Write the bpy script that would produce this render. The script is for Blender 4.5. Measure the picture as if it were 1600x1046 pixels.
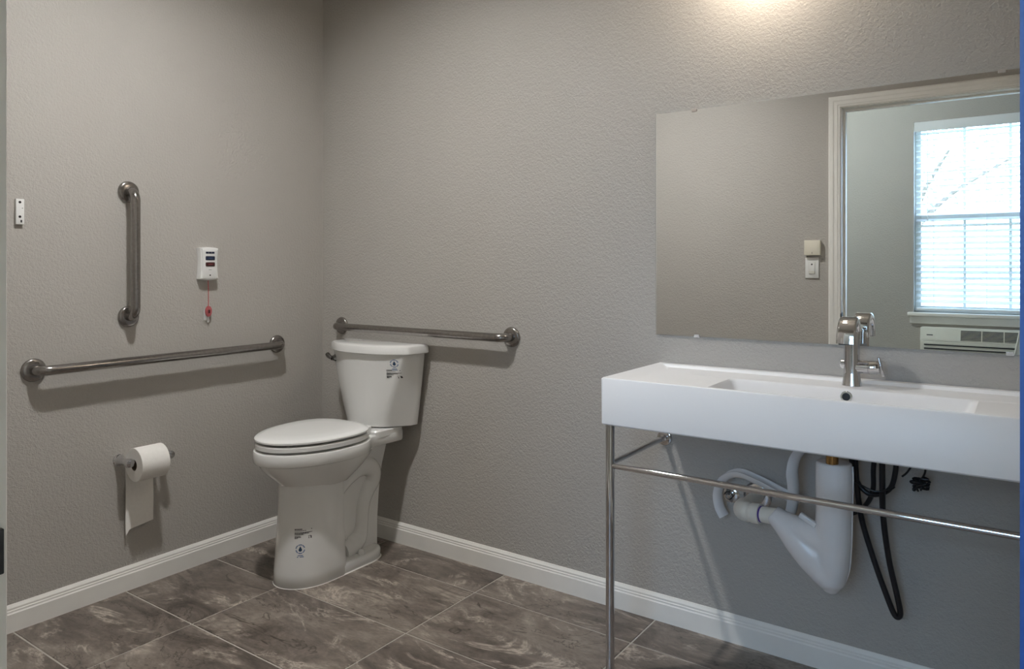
import bpy, bmesh, math, random
from mathutils import Vector, Matrix
from mathutils.bvhtree import BVHTree

random.seed(7)
SC = bpy.context.scene
COL = SC.collection
for o in list(bpy.data.objects):
    bpy.data.objects.remove(o)

# ------------------------------------------------------------------ camera
cam_d = bpy.data.cameras.new('camera'); cam = bpy.data.objects.new('camera', cam_d); COL.objects.link(cam)
cam.location = (2.7277, -2.3210, 1.2)
cam.rotation_euler = (math.pi / 2, 0, math.radians(35.13))
cam_d.sensor_width = 36; cam_d.lens = 36 * 1145.17 / 1600
cam_d.shift_y = -(523 - 415.6) / 1600
cam_d.clip_start = 0.02
SC.camera = cam

# ------------------------------------------------------------------ sky and exposure
SKY_STRENGTH = 17.0
CEIL_POWER = 970.0      # emission of the downlight disc
VANITY_POWER = 56.0     # emission of the wall lamp globe
BEDROOM_FILL = 760.0   # emission of the unseen globe added to brighten the outer room
world = bpy.data.worlds.new('sky'); SC.world = world; world.use_nodes = True
bg = world.node_tree.nodes['Background']
bg.inputs[0].default_value = (0.44, 0.68, 1.0, 1); bg.inputs[1].default_value = SKY_STRENGTH
SC.view_settings.view_transform = 'Standard'
SC.view_settings.look = 'None'
SC.view_settings.gamma = 1.0
SC.view_settings.use_curve_mapping = False
SC.view_settings.exposure = 0.0
pl = bpy.data.lights.new('window_portal', 'AREA'); pl.shape = 'RECTANGLE'; pl.size = 0.93; pl.size_y = 1.44
pl.cycles.is_portal = True
plo = bpy.data.objects.new('window_portal', pl); COL.objects.link(plo)
plo.location = (2.485, -4.16, 1.57); plo.rotation_euler = (math.radians(90), 0, 0)   # faces +y
plo.rotation_euler = (math.radians(-90), 0, math.pi)
SC.cycles.max_bounces = 10; SC.cycles.diffuse_bounces = 6; SC.cycles.glossy_bounces = 6
SC.cycles.transparent_max_bounces = 12
SC.cycles.sample_clamp_indirect = 6.0
SC.cycles.caustics_refractive = False
SC.cycles.use_denoising = True

# ------------------------------------------------------------------ helpers
def lin(r, g, b):
    f = lambda c: (c / 255 / 12.92) if c / 255 <= 0.04045 else ((c / 255 + 0.055) / 1.055) ** 2.4
    return (f(r), f(g), f(b), 1)

def newmat(name):
    m = bpy.data.materials.new(name); m.use_nodes = True
    nt = m.node_tree; nt.nodes.clear()
    out = nt.nodes.new('ShaderNodeOutputMaterial')
    p = nt.nodes.new('ShaderNodeBsdfPrincipled')
    nt.links.new(p.outputs[0], out.inputs[0])
    return m, nt, p

def coords(nt, kind='Object', scale=(1, 1, 1), rnd=False):
    tc = nt.nodes.new('ShaderNodeTexCoord')
    mp = nt.nodes.new('ShaderNodeMapping'); mp.inputs['Scale'].default_value = scale
    src = tc.outputs[kind]
    if rnd:
        oi = nt.nodes.new('ShaderNodeObjectInfo')
        ml = nt.nodes.new('ShaderNodeMath'); ml.operation = 'MULTIPLY'; ml.inputs[1].default_value = 37.0
        nt.links.new(oi.outputs['Random'], ml.inputs[0])
        ad = nt.nodes.new('ShaderNodeVectorMath'); ad.operation = 'ADD'
        nt.links.new(src, ad.inputs[0]); nt.links.new(ml.outputs[0], ad.inputs[1])
        src = ad.outputs[0]
    nt.links.new(src, mp.inputs[0])
    return mp.outputs[0]

def noise(nt, vec, scale, detail=3, rough=0.5, dist=0.0):
    n = nt.nodes.new('ShaderNodeTexNoise'); n.inputs['Scale'].default_value = scale
    n.inputs['Detail'].default_value = detail; n.inputs['Roughness'].default_value = rough
    n.inputs['Distortion'].default_value = dist
    nt.links.new(vec, n.inputs['Vector'])
    return n.outputs[0]

def ramp(nt, fac, stops):
    r = nt.nodes.new('ShaderNodeValToRGB')
    while len(r.color_ramp.elements) < len(stops): r.color_ramp.elements.new(0.5)
    for e, (p, c) in zip(r.color_ramp.elements, stops): e.position = p; e.color = c
    nt.links.new(fac, r.inputs[0])
    return r.outputs[0]

def mixc(nt, fac, a, b, mode='MIX'):
    m = nt.nodes.new('ShaderNodeMix'); m.data_type = 'RGBA'; m.blend_type = mode
    if isinstance(fac, float): m.inputs[0].default_value = fac
    else: nt.links.new(fac, m.inputs[0])
    for s, v in ((6, a), (7, b)):
        if isinstance(v, tuple): m.inputs[s].default_value = v
        else: nt.links.new(v, m.inputs[s])
    return m.outputs[2]

def bump(nt, p, height, strength, dist):
    b = nt.nodes.new('ShaderNodeBump'); b.inputs['Strength'].default_value = strength
    b.inputs['Distance'].default_value = dist
    nt.links.new(height, b.inputs['Height']); nt.links.new(b.outputs[0], p.inputs['Normal'])

def plain(name, col, rough=0.5, metal=0.0, var=0.04, nscale=30, coat=0.0, spec=0.5, bmp=0.0, aniso=None):
    """plain procedural material: colour with faint noise variation and noisy gloss"""
    m, nt, p = newmat(name)
    v = coords(nt)
    n = noise(nt, v, nscale, 3)
    dark = tuple(c * (1 - var) for c in col[:3]) + (1,)
    lite = tuple(min(1, c * (1 + var)) for c in col[:3]) + (1,)
    nt.links.new(ramp(nt, n, [(0.3, dark), (0.7, lite)]), p.inputs['Base Color'])
    p.inputs['Roughness'].default_value = rough; p.inputs['Metallic'].default_value = metal
    p.inputs['Coat Weight'].default_value = coat; p.inputs['Coat Roughness'].default_value = 0.05
    p.inputs['Specular IOR Level'].default_value = spec
    if bmp: bump(nt, p, noise(nt, v, nscale * 4, 2), bmp, 0.002)
    return m

M = {}
def wall_mat(name, col):
    m, nt, p = newmat(name)
    v = coords(nt)
    big = noise(nt, v, 3, 2)
    nt.links.new(ramp(nt, big, [(0.3, tuple(c * 0.97 for c in col[:3]) + (1,)), (0.7, col)]), p.inputs['Base Color'])
    p.inputs['Roughness'].default_value = 0.55; p.inputs['Specular IOR Level'].default_value = 0.35
    a = noise(nt, v, 112, 3, 0.55, 0.3); b = noise(nt, v, 260, 2, 0.5)
    mx = nt.nodes.new('ShaderNodeMath'); mx.operation = 'MULTIPLY_ADD'; mx.inputs[1].default_value = 0.35
    nt.links.new(b, mx.inputs[0]); nt.links.new(a, mx.inputs[2])
    bump(nt, p, mx.outputs[0], 0.55, 0.006)
    return m
M['wall'] = wall_mat('greige_textured_paint', lin(178, 174, 168))
M['ceil'] = wall_mat('ceiling_paint', lin(225, 223, 218))
M['trim'] = plain('white_trim_paint', lin(236, 234, 229), 0.35, var=0.02, nscale=12)
M['grout'] = plain('grout', lin(188, 183, 176), 0.9, var=0.08, nscale=60)
M['china'] = plain('white_vitreous_china', lin(226, 226, 224), 0.08, var=0.01, nscale=4, coat=0.5)
M['sinkwhite'] = plain('white_ceramic', lin(236, 236, 237), 0.38, var=0.01, nscale=4, spec=0.4)
M['seat'] = plain('white_seat_plastic', lin(228, 228, 226), 0.16, var=0.01, nscale=5)
M['steel'] = plain('brushed_steel', lin(154, 150, 147), 0.21, 1.0, var=0.1, nscale=90)
M['chrome'] = plain('polished_chrome', lin(214, 214, 216), 0.06, 1.0, var=0.02, nscale=10)
M['darkchrome'] = plain('dark_nickel', lin(120, 118, 116), 0.15, 1.0, var=0.1, nscale=20)
M['paper'] = plain('tissue_paper', lin(232, 229, 224), 0.95, var=0.02, nscale=80, bmp=0.2, spec=0.1)
M['card'] = plain('cardboard_core', lin(120, 104, 88), 0.9, var=0.08, nscale=60)
M['plastic'] = plain('white_plastic', lin(228, 228, 226), 0.35, var=0.015, nscale=20)
M['vinyl'] = plain('white_vinyl', lin(226, 224, 224), 0.25, var=0.02, nscale=14)
M['pvc'] = plain('pvc_pipe', lin(228, 224, 214), 0.3, var=0.02, nscale=20)
M['purple'] = plain('purple_primer', lin(80, 50, 140), 0.4, var=0.1, nscale=90)
M['rubber'] = plain('black_rubber_hose', lin(22, 22, 26), 0.35, var=0.2, nscale=80)
M['black'] = plain('black_plastic', lin(16, 16, 18), 0.4, var=0.2, nscale=60)
M['navy'] = plain('navy_button', lin(30, 38, 62), 0.4, var=0.1, nscale=60)
M['maroon'] = plain('maroon_button', lin(66, 26, 26), 0.4, var=0.1, nscale=60)
M['red'] = plain('red_cord', lin(190, 70, 72), 0.5, var=0.1, nscale=60)
M['redtag'] = plain('red_plastic_tag', lin(168, 84, 88), 0.4, var=0.2, nscale=120)
M['print'] = plain('black_print', lin(45, 45, 48), 0.6, var=0.2, nscale=200)
M['bluep'] = plain('blue_print', lin(70, 104, 150), 0.6, var=0.1, nscale=200)
M['drop'] = plain('dark_blue_drop', lin(34, 62, 92), 0.6, var=0.1, nscale=200)
M['blue_edge_light'] = plain('painted_window_light', lin(30, 72, 140), 0.4, var=0.05, nscale=10)  # blurred blue window light, put into the colour of the door edge
M['ivory'] = plain('ivory_plastic', lin(226, 220, 204), 0.4, var=0.02, nscale=20)
M['clip'] = plain('beige_clip_plastic', lin(186, 176, 168), 0.4, var=0.03, nscale=40)
M['ptac'] = plain('air_conditioner_plastic', lin(214, 212, 202), 0.45, var=0.02, nscale=20)
M['slat'] = plain('white_blind_slat', lin(236, 238, 240), 0.4, var=0.02, nscale=8)
M['carpet'] = plain('beige_carpet', lin(150, 138, 122), 0.95, var=0.15, nscale=120, bmp=0.6, spec=0.1)
M['ground'] = plain('outdoor_ground', lin(150, 155, 130), 0.9, var=0.15, nscale=2)
M['bark'] = plain('tree_bark', lin(110, 96, 84), 0.9, var=0.2, nscale=10)
M['leaf'] = plain('tree_leaves', lin(172, 186, 172), 0.7, var=0.25, nscale=3)
M['brass'] = plain('brass_tailpiece', lin(176, 140, 92), 0.2, 1.0, var=0.05, nscale=20)

m, nt, p = newmat('silvered_mirror')
p.inputs['Metallic'].default_value = 1; p.inputs['Roughness'].default_value = 0.0
nt.links.new(ramp(nt, noise(nt, coords(nt), 2, 1), [(0.0, (0.9, 0.915, 0.905, 1)), (1.0, (0.91, 0.92, 0.91, 1))]), p.inputs['Base Color'])
M['mirror'] = m
M['glassedge'] = plain('mirror_glass_edge', lin(176, 198, 214), 0.08, var=0.05, nscale=20)

# clear glass that lets light through
m = bpy.data.materials.new('window_glass'); m.use_nodes = True; nt = m.node_tree; nt.nodes.clear()
out = nt.nodes.new('ShaderNodeOutputMaterial'); mix = nt.nodes.new('ShaderNodeMixShader')
tr = nt.nodes.new('ShaderNodeBsdfTransparent'); gl = nt.nodes.new('ShaderNodeBsdfGlossy'); fr = nt.nodes.new('ShaderNodeFresnel')
gl.inputs['Roughness'].default_value = 0.02; fr.inputs[0].default_value = 1.3
nt.links.new(fr.outputs[0], mix.inputs[0]); nt.links.new(tr.outputs[0], mix.inputs[1]); nt.links.new(gl.outputs[0], mix.inputs[2])
nt.links.new(mix.outputs[0], out.inputs[0])
M['glass'] = m
m, nt, p = newmat('clear_plastic')
p.inputs['Base Color'].default_value = (0.9, 0.9, 0.9, 1); p.inputs['Roughness'].default_value = 0.1
p.inputs['Alpha'].default_value = 0.35
M['clear'] = m

def lamp_mat(name, col, strength):
    m, nt, p = newmat(name)
    p.inputs['Base Color'].default_value = (0.9, 0.9, 0.9, 1)
    p.inputs['Emission Color'].default_value = col; p.inputs['Emission Strength'].default_value = strength
    return m
M['ceil_lamp'] = lamp_mat('lit_downlight_lens', (1.0, 0.99, 0.975, 1), CEIL_POWER)
M['bed_fill'] = lamp_mat('added_bedroom_glow', (0.88, 0.99, 1.0, 1), BEDROOM_FILL)
M['wall_lamp'] = lamp_mat('lit_wall_globe', (1.0, 0.86, 0.70, 1), VANITY_POWER)

# stone look floor tile
m, nt, p = newmat('brown_travertine_tile')
v = coords(nt, 'Object', (1.0, 2.1, 1.0), rnd=True)
n1 = noise(nt, v, 2.7, 9, 0.66, 1.2)
n2 = noise(nt, v, 1.7, 7, 0.68, 1.5)
n3 = noise(nt, v, 34, 8, 0.75, 0.4)
base = ramp(nt, n1, [(0.27, lin(66, 58, 54)), (0.42, lin(98, 89, 82)), (0.55, lin(124, 114, 106)), (0.70, lin(152, 142, 132))])
vein = nt.nodes.new('ShaderNodeMath'); vein.operation = 'SUBTRACT'; vein.inputs[1].default_value = 0.5
nt.links.new(n2, vein.inputs[0])
ab = nt.nodes.new('ShaderNodeMath'); ab.operation = 'ABSOLUTE'; nt.links.new(vein.outputs[0], ab.inputs[0])
vm = ramp(nt, ab.outputs[0], [(0.0, (1, 1, 1, 1)), (0.018, (0.35, 0.35, 0.35, 1)), (0.045, (0, 0, 0, 1))])
n4 = noise(nt, v, 2.2, 4, 0.6, 1.6)
gate = ramp(nt, n4, [(0.50, (0, 0, 0, 1)), (0.63, (1, 1, 1, 1))])
vg = mixc(nt, 1.0, vm, gate, 'MULTIPLY')
c1 = mixc(nt, vg, base, lin(192, 180, 168))
# thin dark cracks
vk = nt.nodes.new('ShaderNodeMath'); vk.operation = 'SUBTRACT'; vk.inputs[1].default_value = 0.42
nt.links.new(n4, vk.inputs[0])
ak = nt.nodes.new('ShaderNodeMath'); ak.operation = 'ABSOLUTE'; nt.links.new(vk.outputs[0], ak.inputs[0])
km = ramp(nt, ak.outputs[0], [(0.0, (0.8, 0.8, 0.8, 1)), (0.012, (0, 0, 0, 1))])
c2 = mixc(nt, km, c1, lin(62, 52, 47))
grain = ramp(nt, n3, [(0.3, (0.62, 0.62, 0.62, 1)), (0.5, (1, 1, 1, 1)), (0.72, (1.3, 1.29, 1.27, 1))])
c3 = mixc(nt, 0.85, c2, grain, 'MULTIPLY')
nt.links.new(c3, p.inputs['Base Color'])
p.inputs['Roughness'].default_value = 0.42
bump(nt, p, n3, 0.15, 0.002)
M['tile'] = m

ORG = {}
def origin(o): return ORG.get(o.name, Vector((0, 0, 0)))

def tag(o, label, cat=None, group=None, kind=None):
    o['label'] = label
    if cat: o['category'] = cat
    if group: o['group'] = group
    if kind: o['kind'] = kind
    return o

def thing(name, loc, label, cat, group=None, kind=None):
    o = bpy.data.objects.new(name, None); COL.objects.link(o); o.location = loc
    o.empty_display_size = 0.1
    ORG[o.name] = Vector(loc)
    return tag(o, label, cat, group, kind)

def add(name, V, F, mat, parent=None, smooth=True, sharp=35):
    V = [Vector(v) for v in V]
    if parent is not None: org = origin(parent)
    else:
        xs = [v.x for v in V]; ys = [v.y for v in V]; zs = [v.z for v in V]
        org = Vector(((min(xs) + max(xs)) / 2, (min(ys) + max(ys)) / 2, min(zs)))
    me = bpy.data.meshes.new(name)
    me.from_pydata([tuple(v - org) for v in V], [], F)
    bm = bmesh.new(); bm.from_mesh(me); bmesh.ops.recalc_face_normals(bm, faces=bm.faces); bm.to_mesh(me); bm.free()
    me.materials.append(M[mat] if isinstance(mat, str) else mat)
    if smooth:
        me.shade_smooth()
        try: me.set_sharp_from_angle(angle=math.radians(sharp))
        except Exception: pass
    o = bpy.data.objects.new(name, me); COL.objects.link(o)
    if parent is not None: o.parent = parent
    else: o.location = org
    ORG[o.name] = org
    return o

def box_vf(x0, x1, y0, y1, z0, z1, bev=0.0, seg=2):
    if bev <= 0:
        V = [(x0, y0, z0), (x1, y0, z0), (x1, y1, z0), (x0, y1, z0), (x0, y0, z1), (x1, y0, z1), (x1, y1, z1), (x0, y1, z1)]
        return V, [(0, 3, 2, 1), (4, 5, 6, 7), (0, 1, 5, 4), (1, 2, 6, 5), (2, 3, 7, 6), (3, 0, 4, 7)]
    bm = bmesh.new(); bmesh.ops.create_cube(bm, size=1)
    for v in bm.verts:
        v.co = ((x0 + x1) / 2 + v.co.x * (x1 - x0), (y0 + y1) / 2 + v.co.y * (y1 - y0), (z0 + z1) / 2 + v.co.z * (z1 - z0))
    bmesh.ops.bevel(bm, geom=bm.edges[:], offset=bev, segments=seg, affect='EDGES', profile=0.5)
    bm.verts.index_update()
    V = [tuple(v.co) for v in bm.verts]; F = [tuple(v.index for v in f.verts) for f in bm.faces]
    bm.free(); return V, F

def box(name, x0, x1, y0, y1, z0, z1, mat, parent=None, bev=0.0, seg=2):
    V, F = box_vf(x0, x1, y0, y1, z0, z1, bev, seg)
    return add(name, V, F, mat, parent, smooth=bev > 0)

def join_vf(*parts):
    V, F = [], []
    for v, f in parts:
        n = len(V); V += list(v); F += [tuple(i + n for i in q) for q in f]
    return V, F

def loft_vf(rings, cap0=True, cap1=True, closed=True):
    n = len(rings[0]); V = [p for r in rings for p in r]; F = []
    for k in range(len(rings) - 1):
        for i in range(n if closed else n - 1):
            j = (i + 1) % n
            F.append((k * n + i, k * n + j, (k + 1) * n + j, (k + 1) * n + i))
    if cap0: F.append(tuple(range(n - 1, -1, -1)))
    if cap1: F.append(tuple((len(rings) - 1) * n + i for i in range(n)))
    return V, F

def frame_path(pts):
    """parallel-transport frames"""
    P = [Vector(p) for p in pts]; T = []
    for i in range(len(P)):
        a = P[max(0, i - 1)]; b = P[min(len(P) - 1, i + 1)]
        T.append((b - a).normalized())
    ref = Vector((0, 0, 1)) if abs(T[0].z) < 0.9 else Vector((1, 0, 0))
    N = (ref - T[0] * ref.dot(T[0])).normalized(); out = []
    for i in range(len(P)):
        if i:
            ax = T[i - 1].cross(T[i])
            if ax.length > 1e-8:
                N = Matrix.Rotation(T[i - 1].angle(T[i]), 3, ax.normalized()) @ N
        N = (N - T[i] * N.dot(T[i])).normalized()
        out.append((P[i], T[i], N, T[i].cross(N)))
    return out

def tube_vf(pts, r, seg=14, cap=True):
    R = r if isinstance(r, (list, tuple)) else [r] * len(pts)
    rings = []
    for (p, t, n, b), rr in zip(frame_path(pts), R):
        rings.append([p + (n * math.cos(2 * math.pi * k / seg) + b * math.sin(2 * math.pi * k / seg)) * rr for k in range(seg)])
    return loft_vf(rings, cap, cap)

def tube(name, pts, r, mat, parent=None, seg=14):
    V, F = tube_vf(pts, r, seg); return add(name, V, F, mat, parent)

def spline(pts, sub=6):
    P = [Vector(p) for p in pts]; out = []
    for i in range(len(P) - 1):
        p0 = P[max(i - 1, 0)]; p1 = P[i]; p2 = P[i + 1]; p3 = P[min(i + 2, len(P) - 1)]
        for k in range(sub):
            t = k / sub
            out.append(0.5 * ((2 * p1) + (p2 - p0) * t + (2 * p0 - 5 * p1 + 4 * p2 - p3) * t * t + (3 * p1 - p0 - 3 * p2 + p3) * t ** 3))
    out.append(P[-1]); return out

def lathe_vf(c, axis, prof, seg=28):
    """prof: list of (distance along axis, radius)"""
    c = Vector(c); a = Vector(axis).normalized()
    ref = Vector((0, 0, 1)) if abs(a.z) < 0.9 else Vector((1, 0, 0))
    n = (ref - a * ref.dot(a)).normalized(); b = a.cross(n)
    rings = [[c + a * d + (n * math.cos(2 * math.pi * k / seg) + b * math.sin(2 * math.pi * k / seg)) * max(r, 1e-4) for k in range(seg)] for d, r in prof]
    return loft_vf(rings)

def lathe(name, c, axis, prof, mat, parent=None, seg=28):
    V, F = lathe_vf(c, axis, prof, seg); return add(name, V, F, mat, parent)

def fillet(poly, r, seg=5):
    """round the corners of a 2-D polygon; r one number or one for each corner"""
    out = []; n = len(poly)
    for i in range(n):
        p = Vector(poly[i]); a = Vector(poly[i - 1]) - p; b = Vector(poly[(i + 1) % n]) - p
        rr = r[i] if isinstance(r, (list, tuple)) else r
        d = min(rr, a.length * 0.48, b.length * 0.48)
        p1 = p + a.normalized() * d; p2 = p + b.normalized() * d
        for k in range(seg + 1):
            t = k / seg
            out.append(tuple(p1 * (1 - t) ** 2 + p * 2 * t * (1 - t) + p2 * t * t))
    return out

def inset(poly, d):
    """move a closed 2-D outline inwards by d along vertex normals"""
    n = len(poly); A = sum(poly[i][0] * poly[(i + 1) % n][1] - poly[(i + 1) % n][0] * poly[i][1] for i in range(n))
    s = 1 if A > 0 else -1; out = []
    for i in range(n):
        a = Vector(poly[i - 1]); b = Vector(poly[(i + 1) % n]); t = (b - a)
        if t.length < 1e-9: out.append(poly[i]); continue
        t.normalize(); out.append((poly[i][0] - s * t.y * d, poly[i][1] + s * t.x * d))
    return out

# ================================================================== the room shell
CH = 2.74          # ceiling height
YF = -2.02         # front wall, room face (door side)
WT = 0.115
XR = 3.05
YB = -4.0          # bedroom window wall, room face
DX0, DX1, DZ = 1.892, 2.731, 2.066   # door opening between jambs

def struct(name, V, F, mat, label, cat, smooth=False):
    o = add(name, V, F, mat, None, smooth)
    o['kind'] = 'structure'; o['label'] = label; o['category'] = cat
    return o

struct('wall_left', *box_vf(-0.12, 0, YF - WT, 0.12, -0.02, CH), 'wall', 'greige textured wall behind the call station and vertical grab bar', 'wall')
struct('wall_back', *box_vf(0.0, XR, 0.0, 0.12, -0.02, CH), 'wall', 'greige textured wall carrying the mirror and the sink', 'wall')
struct('wall_right', *box_vf(XR, XR + 0.12, YF - WT, 0.12, -0.02, CH), 'wall', 'greige textured wall past the right end of the sink', 'wall')
struct('wall_front', *join_vf(box_vf(0.0, DX0 - 0.02, YF - WT, YF, -0.02, CH), box_vf(DX0 - 0.02, DX1 + 0.02, YF - WT, YF, DZ + 0.02, CH),
       box_vf(DX1 + 0.02, XR, YF - WT, YF, -0.02, CH)), 'wall', 'greige wall around the doorway, seen in the mirror', 'wall')
struct('ceiling', *box_vf(-0.12, XR + 0.12, YF - WT, 0.12, CH, CH + 0.1), 'ceil', 'white bathroom ceiling above the toilet and sink', 'ceiling')
fl = struct('floor', *box_vf(-0.12, XR + 0.12, YF - WT, 0.12, -0.06, -0.0022), 'grout', 'brown stone look tile floor with pale grout lines', 'floor')

# floor tiles, each a piece of its own (pieces of one size share a mesh)
TW, TD, GR = 0.629, 0.367, 0.0058
xs = [0.0] + [0.437 + TW * k for k in range(5)]
ys = [0.0] + [-0.196 - TD * k for k in range(6)]
tile_cache = {}
for i in range(len(xs)):
    xa = xs[i]; xb = min(xs[i + 1] if i + 1 < len(xs) else XR, XR)
    if xa >= XR: continue
    for j in range(len(ys)):
        yb = ys[j]; ya = max(ys[j + 1] if j + 1 < len(ys) else YF - WT, YF - WT)
        if yb - ya < 0.02: continue
        w, d = round(xb - xa - GR, 4), round(yb - ya - GR, 4)
        if (w, d) not in tile_cache:
            V, F = box_vf(-w / 2, w / 2, -d / 2, d / 2, -0.009, 0, 0.0012, 1)
            me = bpy.data.meshes.new('tile'); me.from_pydata(V, [], F); me.materials.append(M['tile']); tile_cache[(w, d)] = me
        t = bpy.data.objects.new('tile', tile_cache[(w, d)]); COL.objects.link(t)
        t.parent = fl; t.location = Vector(((xa + xb) / 2, (ya + yb) / 2, 0)) - origin(fl)

# baseboards with a stepped top
BBP = [(0, 0), (0.013, 0), (0.013, 0.060), (0.0105, 0.064), (0.0105, 0.0695), (0.0085, 0.072), (0.0085, 0.078), (0.005, 0.084), (0.0025, 0.0885), (0, 0.0885)]
def baseboard(name, p0, p1, nrm, label, m0=0, m1=0):
    p0 = Vector(p0); p1 = Vector(p1); n = Vector(nrm); d = (p1 - p0).normalized()
    rings = [[p0 + n * u + d * (m0 * u) + Vector((0, 0, w)) for u, w in BBP], [p1 + n * u - d * (m1 * u) + Vector((0, 0, w)) for u, w in BBP]]
    return struct(name, *loft_vf(rings), 'trim', label, 'baseboard', smooth=False)
baseboard('baseboard_left', (0, YF, 0), (0, 0, 0), (1, 0, 0), 'white stepped baseboard under the paper holder wall', 1, 1)
baseboard('baseboard_back', (0, 0, 0), (XR, 0, 0), (0, -1, 0), 'white stepped baseboard under the sink wall', 1, 1)
baseboard('baseboard_front', (0, YF, 0), (DX0 - 0.07, YF, 0), (0, 1, 0), 'white stepped baseboard beside the doorway', 1, 0)
baseboard('baseboard_right', (XR, YF, 0), (XR, 0, 0), (-1, 0, 0), 'white stepped baseboard on the wall past the sink', 1, 1)

# the bedroom behind the camera, seen through the doorway in the mirror
BX0, BX1 = -0.6, 4.6
WX0, WX1, WZ0, WZ1 = 2.02, 2.95, 0.85, 2.29
YI = YF - WT
struct('wall_window', *join_vf(box_vf(BX0, WX0, YB - 0.15, YB, -0.02, CH), box_vf(WX1, BX1, YB - 0.15, YB, -0.02, CH),
       box_vf(WX0, WX1, YB - 0.15, YB, -0.02, WZ0), box_vf(WX0, WX1, YB - 0.15, YB, WZ1, CH)), 'wall', 'bedroom wall around the bright window in the mirror', 'wall')
struct('wall_bedroom_left', *box_vf(BX0 - 0.12, BX0, YB - 0.15, YI, -0.02, CH), 'wall', 'left side wall of the room beyond the doorway', 'wall')
struct('wall_bedroom_right', *box_vf(BX1, BX1 + 0.12, YB - 0.15, YI, -0.02, CH), 'wall', 'right side wall of the room beyond the doorway', 'wall')
struct('wall_bedroom_front', *join_vf(box_vf(BX0, -0.12, YI, YI + 0.1, -0.02, CH), box_vf(XR + 0.12, BX1, YI, YI + 0.1, -0.02, CH)), 'wall', 'wall of the outer room on both sides of the bathroom', 'wall')
struct('ceiling_bedroom', *box_vf(BX0 - 0.12, BX1 + 0.12, YB - 0.15, YI, CH, CH + 0.1), 'ceil', 'ceiling of the room beyond the doorway', 'ceiling')
struct('floor_bedroom', *box_vf(BX0 - 0.12, BX1 + 0.12, YB - 0.15, YI, -0.06, 0.0), 'carpet', 'beige carpet floor of the room beyond the doorway', 'floor')
struct('ground', *box_vf(-40, 45, -60, YB - 0.15, -0.5, -0.4), 'ground', 'pale ground outside the window', 'ground')

# ------------------------------------------------------------------ window
win = thing('window_1', ((WX0 + WX1) / 2, YB - 0.08, WZ0), 'bright double hung window with grid panes behind white blinds', 'window', kind='structure')
fy0, fy1 = YB - 0.14, YB - 0.09
for a in ((WX0, WX0 + 0.04, WZ0, WZ1), (WX1 - 0.04, WX1, WZ0, WZ1), (WX0 + 0.04, WX1 - 0.04, WZ1 - 0.04, WZ1), (WX0 + 0.04, WX1 - 0.04, WZ0, WZ0 + 0.045)):
    box('frame_bar', a[0], a[1], fy0, fy1, a[2], a[3], 'trim', win, 0.003, 1)
ZM = 1.575
box('meeting_rail', WX0 + 0.04, WX1 - 0.04, fy0 + 0.005, fy1 + 0.012, ZM - 0.028, ZM + 0.028, 'trim', win, 0.003, 1)
cw = (WX1 - WX0 - 0.08) / 3
for k in (1, 2):
    x = WX0 + 0.04 + cw * k
    box('muntin', x - 0.009, x + 0.009, fy0 + 0.012, fy1 - 0.012, WZ0 + 0.045, ZM - 0.028, 'trim', win)
    box('muntin', x - 0.009, x + 0.009, fy0 + 0.012, fy1 - 0.012, ZM + 0.028, WZ1 - 0.04, 'trim', win)
rows = [(WZ0 + 0.045, 1.19), (1.19, ZM - 0.028), (ZM + 0.028, 1.91), (1.91, WZ1 - 0.04)]
for z in (1.19, 1.91):
    for k in range(3):
        x0 = WX0 + 0.04 + cw * k + 0.009
        box('muntin', x0, x0 + cw - 0.018, fy0 + 0.012, fy1 - 0.012, z - 0.009, z + 0.009, 'trim', win)
for k in range(3):
    for (z0, z1) in rows:
        x0 = WX0 + 0.04 + cw * k
        add('pane', [(x0 + 0.01, fy0 + 0.025, z0 + 0.01), (x0 + cw - 0.01, fy0 + 0.025, z0 + 0.01), (x0 + cw - 0.01, fy0 + 0.025, z1 - 0.01), (x0 + 0.01, fy0 + 0.025, z1 - 0.01)], [(0, 1, 2, 3)], 'glass', win, False)
V, F = join_vf(box_vf(WX0 - 0.04, WX1 + 0.04, YB - 0.09, YB + 0.045, WZ0 - 0.028, WZ0 - 0.001, 0.006, 2), box_vf(WX0 - 0.025, WX1 + 0.025, YB, YB + 0.018, WZ0 - 0.085, WZ0 - 0.028, 0.004, 1))
add('window_sill', V, F, 'trim', win)

bl = thing('window_blind', ((WX0 + WX1) / 2, YB - 0.03, WZ0 + 0.01), 'white slatted blind lowered over the window in the mirror', 'blind')
box('headrail', WX0 + 0.008, WX1 - 0.008, YB - 0.065, YB - 0.012, WZ1 - 0.05, WZ1 - 0.004, 'slat', bl)
box('valance', WX0 + 0.003, WX1 - 0.003, YB - 0.010, YB + 0.004, WZ1 - 0.075, WZ1 - 0.002, 'slat', bl, 0.003, 2)
sl_me = None; z = WZ1 - 0.09; tilt = math.radians(-24)
while z > WZ0 + 0.05:
    if sl_me is None:
        L = (WX1 - WX0) / 2 - 0.012
        V, F = box_vf(-L, L, -0.024, 0.024, -0.0014, 0.0014)
        sl_me = bpy.data.meshes.new('slat'); sl_me.from_pydata(V, [], F); sl_me.materials.append(M['slat'])
    s = bpy.data.objects.new('slat', sl_me); COL.objects.link(s); s.parent = bl
    s.location = Vector(((WX0 + WX1) / 2, YB - 0.038, z)) - origin(bl); s.rotation_euler = (tilt, 0, 0)
    z -= 0.0437
box('bottom_rail', WX0 + 0.012, WX1 - 0.012, YB - 0.062, YB - 0.014, WZ0 + 0.012, WZ0 + 0.032, 'slat', bl, 0.004, 1)
for fx in (0.14, 0.5, 0.86):
    x = WX0 + (WX1 - WX0) * fx
    for yy in (YB - 0.0625, YB - 0.0135):
        tube('ladder_cord', [(x, yy, WZ0 + 0.03), (x, yy, WZ1 - 0.05)], 0.0012, 'slat', bl, 6)
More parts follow.
